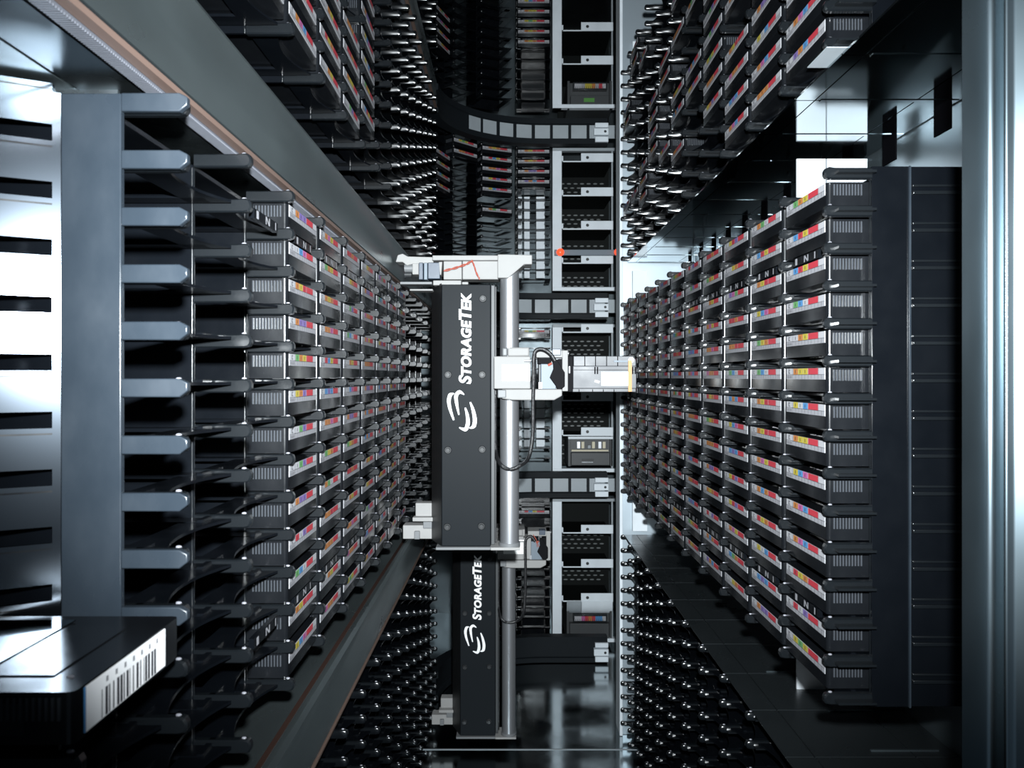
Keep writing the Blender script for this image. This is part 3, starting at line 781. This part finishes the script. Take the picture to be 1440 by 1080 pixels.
    t.part('foot_trolley', m, 0.001, label='pale foot trolley')
    # carriage
    hz = lambda py: Z(py) + hand_z
    yf = Dp - 0.022
    m = MB(); m.box(X(695), X(745.5), yf, Dp + 0.035, hz(546.5), hz(501.5), 'cast'); car = t.part('carriage', m, 0.0015)
    m = MB(); m.box(X(706), X(745), yf - 0.0008, yf, hz(535.5), hz(513), 'sticker'); t.part('sticker', m, 0, car)
    m = MB(); m.box(X(714), X(744), yf + 0.004, Dp + 0.03, hz(501.5), hz(489), 'cast'); m.box(X(706), X(714), yf + 0.008, Dp + 0.03, hz(501.5), hz(489), 'cast_grey'); t.part('cap_block', m, 0.0025)
    m = MB(); m.prism([(X(706), hz(547)), (X(706), hz(560)), (X(720), hz(562)), (X(778), hz(562)), (X(789), hz(556)), (X(789), hz(547))], 'y', yf - 0.006, Dp + 0.05, 'cast'); m.box(X(700), X(712), yf - 0.007, Dp, hz(559), hz(547.5), 'cast_grey'); t.part('carriage_plate', m, 0.0015)
    m = MB(); m.box(X(790), X(798), yf + 0.01, Dp + 0.04, hz(550), hz(493), 'cast'); m.box(X(754), X(798), yf + 0.012, Dp + 0.04, hz(503), hz(493), 'cast'); m.box(X(758), X(798), yf + 0.03, Dp + 0.045, hz(550), hz(503), 'cast_grey'); m.cyl((X(800), Dp, hz(497)), (X(798), Dp, hz(497)), 0.004, 'anodised'); fr = t.part('frame', m, 0.001)
    m = MB(); m.box(X(760), X(781), yf + 0.004, Dp + 0.02, hz(547), hz(512), 'bluegrey'); m.box(X(756), X(775), yf + 0.012, Dp + 0.02, hz(512), hz(504), 'grip_dark'); m.box(X(776), X(788), yf + 0.008, Dp + 0.01, hz(500), hz(491), 'slate'); t.part('sensor_block', m, 0.0008)
    m = MB(); m.cyl((X(787), yf + 0.012, hz(512)), (X(787), Dp + 0.01, hz(512)), 0.0085, 'grip_dark', 24)
    m.prism([(X(776), hz(502)), (X(783), hz(508)), (X(793), hz(524)), (X(793), hz(543)), (X(785), hz(549)), (X(772), hz(531)), (X(777), hz(519))], 'y', yf - 0.002, yf + 0.003, 'grip_dark'); t.part('ribbon_cable', m, 0.0008)
    m = MB(); m.box(X(757), X(761), yf + 0.0, yf + 0.02, hz(546), hz(538), 'anodised'); m.cyl((X(737), yf - 0.004, hz(508)), (X(746), yf - 0.004, hz(508)), 0.002, 'anodised', 10); m.cyl((X(770), yf + 0.002, hz(514)), (X(775), yf + 0.001, hz(511)), 0.002, 'wire_red', 8); t.part('fittings', m)
    if gripper: cab = [(779, 508), (772, 498), (762, 492), (753, 494), (750, 505), (750, 530), (749, 560), (749, 590), (748, 615), (743, 640), (734, 652), (718, 659), (704, 652), (697, 636), (696, 610), (696, 580), (696, 555)]
    else: cab = [(768, 510), (760, 500), (752, 503), (749, 512), (749, 540), (749, 580), (748, 620), (744, 652), (734, 668), (716, 672), (702, 664), (696, 645), (696, 600), (696, 560)]
    m = MB(); m.tube([(X(px), yf - 0.008 if px > 740 else (Dp - 0.010 if 702 <= px <= 735 else Dp + 0.018), hz(py)) for px, py in cab], 0.0032, 'cable_black', 10, 6); t.part('looped_cable', m, label='black braided cable hanging in a loop')
    if gripper:
        g0 = yf + 0.004
        m = MB(); m.box(X(805), X(893), g0 + 0.004, Dp + 0.045, hz(546), hz(515), 'grip_grey')
        m.prism([(X(806), hz(515)), (X(893), hz(515)), (X(893), hz(506)), (X(889), hz(501)), (X(806), hz(501))], 'y', g0 + 0.009, Dp + 0.045, 'grip_grey')
        m.prism([(X(800), hz(551)), (X(893), hz(551)), (X(893), hz(546)), (X(806), hz(546))], 'y', g0 + 0.009, Dp + 0.045, 'grip_grey'); gr = t.part('gripper', m, 0.0008, label='grey gripper reaching toward the right racks')
        m = MB(); m.box(X(798), X(805), g0 + 0.006, Dp + 0.045, hz(551), hz(501), 'grip_dark'); m.box(X(799), X(801), g0 + 0.004, g0 + 0.006, hz(525), hz(515), 'zinc'); t.part('hinge_block', m, 0.0008)
        m = MB()
        for px in (821, 836, 851.5, 867): m.box(X(px), X(px + 1.2), g0 + 0.0082, g0 + 0.010, hz(515), hz(501), 'grip_dark')
        for px in (813, 832, 847, 862): m.box(X(px), X(px + 1), g0 + 0.0082, g0 + 0.010, hz(551), hz(547.3), 'grip_dark')
        for px in (834.5, 838, 887, 890.5): m.box(X(px), X(px + 1.8), g0 + 0.003, g0 + 0.006, hz(526), hz(516), 'grip_dark')
        m.box(X(806), X(893), g0 + 0.003, g0 + 0.005, hz(520.6), hz(520), 'grip_dark'); t.part('grooves', m, 0, gr)
        m = MB(); m.box(X(844), X(882), g0 + 0.003, g0 + 0.0045, hz(542), hz(523), 'sticker'); t.part('sticker', m, 0, gr, 'blank white sticker')
        m = MB(); m.prism([(X(835.5), hz(534)), (X(842), hz(536)), (X(841), hz(539)), (X(834.5), hz(537))], 'y', g0 + 0.003, g0 + 0.0045, 'sticker'); t.part('small_tag', m, 0, gr)
        m = MB(); m.box(X(881.5), X(886.5), g0 + 0.0018, g0 + 0.0045, hz(550.5), hz(507), 'kapton'); t.part('orange_tape', m, 0, gr, 'orange strip')
        m = MB(); m.cyl((X(885.5), g0 + 0.002, hz(506.5)), (X(885.5), g0 + 0.012, hz(506.5)), 0.0046, 'sticker', 20); t.part('pin', m, 0, gr)
        m = MB(); m.box(X(862), X(884), g0 + 0.006, g0 + 0.010, hz(509.5), hz(507), 'bluegrey'); t.part('lever', m, 0, gr)
    else:
        m = MB(); m.box(X(745), X(760), yf + 0.002, Dp + 0.03, hz(546), hz(505), 'cast'); m.box(X(700), X(716), yf + 0.02, Dp + 0.04, hz(500), hz(470), 'cast')
        t.part('gripper', m, 0.0015)
        for px in (748, 752): 
            m = MB(); m.tube([(X(764), yf, hz(498)), (X(770), yf - 0.002, hz(508)), (X(px + 24), yf, hz(522))], 0.0008, 'wire_red', 6); t.part('wire', m)
    return t
robot(1.35, 'nearer tape robot with white lettered black cover and gripper reaching right', 0.0, True, 0.0)
robot(1.89, 'farther lower tape robot standing near the floor with its gripper folded', -0.550, False, 0.152)

# ------------------------------------------------------------------ the shell
def structure(name, mb):
    o = link(name, mb.mesh(name, (0, 0, -H)), None, (0, 0, 0)); o['kind'] = 'structure'; return o
m = MB(); m.box(-0.36, 0.47, -0.6, 1.918, -H - 0.02, -H, 'floor_metal'); m.box(-0.36, 0.47, 1.922, 3.05, -H - 0.02, -H, 'floor_metal'); m.box(-0.36, 0.47, 1.918, 1.922, -H - 0.02, -H + 0.0012, 'zinc_dim')
structure('floor', m)
m = MB(); m.box(-0.36, -0.335, -0.6, 3.05, -H, 1.22, 'wall_metal'); structure('wall_left', m)
m = MB(); m.box(0.450, 0.47, -0.6, 3.05, -H, 1.22, 'side_metal'); structure('wall_right', m)
m = MB(); m.box(-0.36, 0.47, 3.03, 3.05, -H, 1.22, 'wall_metal'); structure('wall_back', m)
m = MB(); m.box(-0.36, 0.47, -0.6, 3.05, 1.22, 1.24, 'wall_metal'); structure('ceiling', m)
bp = [o for o in COL.objects if o.name.startswith('back_plate')][0]
for z0, z1 in ((ZBB + LVB + 0.02, ZBB + LVB + 0.29), (ZBB + 0.03, ZBB + 0.36)):
    for xa, xb in ((0.030, 0.042), (0.050, 0.068), (0.090, 0.118)): 
        m = MB(); m.box(xa, xb, 2.715, 2.723, z0, z1, 'zinc'); link('strip', m.mesh('strip', (0.085, 2.70, ZB)), bp)

# ------------------------------------------------------------------ camera, flash, world
cam = bpy.data.cameras.new('camera'); co = link('camera', cam, None, (0, 0, H)); co.rotation_euler = (math.pi / 2, 0, 0)
cam.sensor_width = 36; cam.lens = 36 * F / 1440; cam.shift_x = 4 / 1440; cam.shift_y = -10 / 1440
cam.clip_start = 0.01
cam.dof.use_dof = True; cam.dof.focus_distance = 1.15; cam.dof.aperture_fstop = 22
S.camera = co
fl = bpy.data.lights.new('flash', 'SPOT'); fl.energy = 225; fl.spot_size = math.radians(82); fl.spot_blend = 1.0; fl.shadow_soft_size = 0.012
fl.color = (0.93, 1.0, 1.04)
fo = link('flash', fl, None, (0.02, -0.01, H + 0.075)); fo.rotation_euler = (math.pi / 2, 0, 0)
w = bpy.data.worlds.new('world'); S.world = w; w.use_nodes = True
w.node_tree.nodes['Background'].inputs['Color'].default_value = (0.55, 0.75, 0.95, 1)
w.node_tree.nodes['Background'].inputs['Strength'].default_value = 0.10
S.view_settings.view_transform = 'Standard'; S.view_settings.look = 'None'; S.view_settings.gamma = 1.0
S.view_settings.exposure = 0.0; S.view_settings.use_curve_mapping = False
S.cycles.use_denoising = True
S.cycles.max_bounces = 6; S.cycles.sample_clamp_indirect = 4
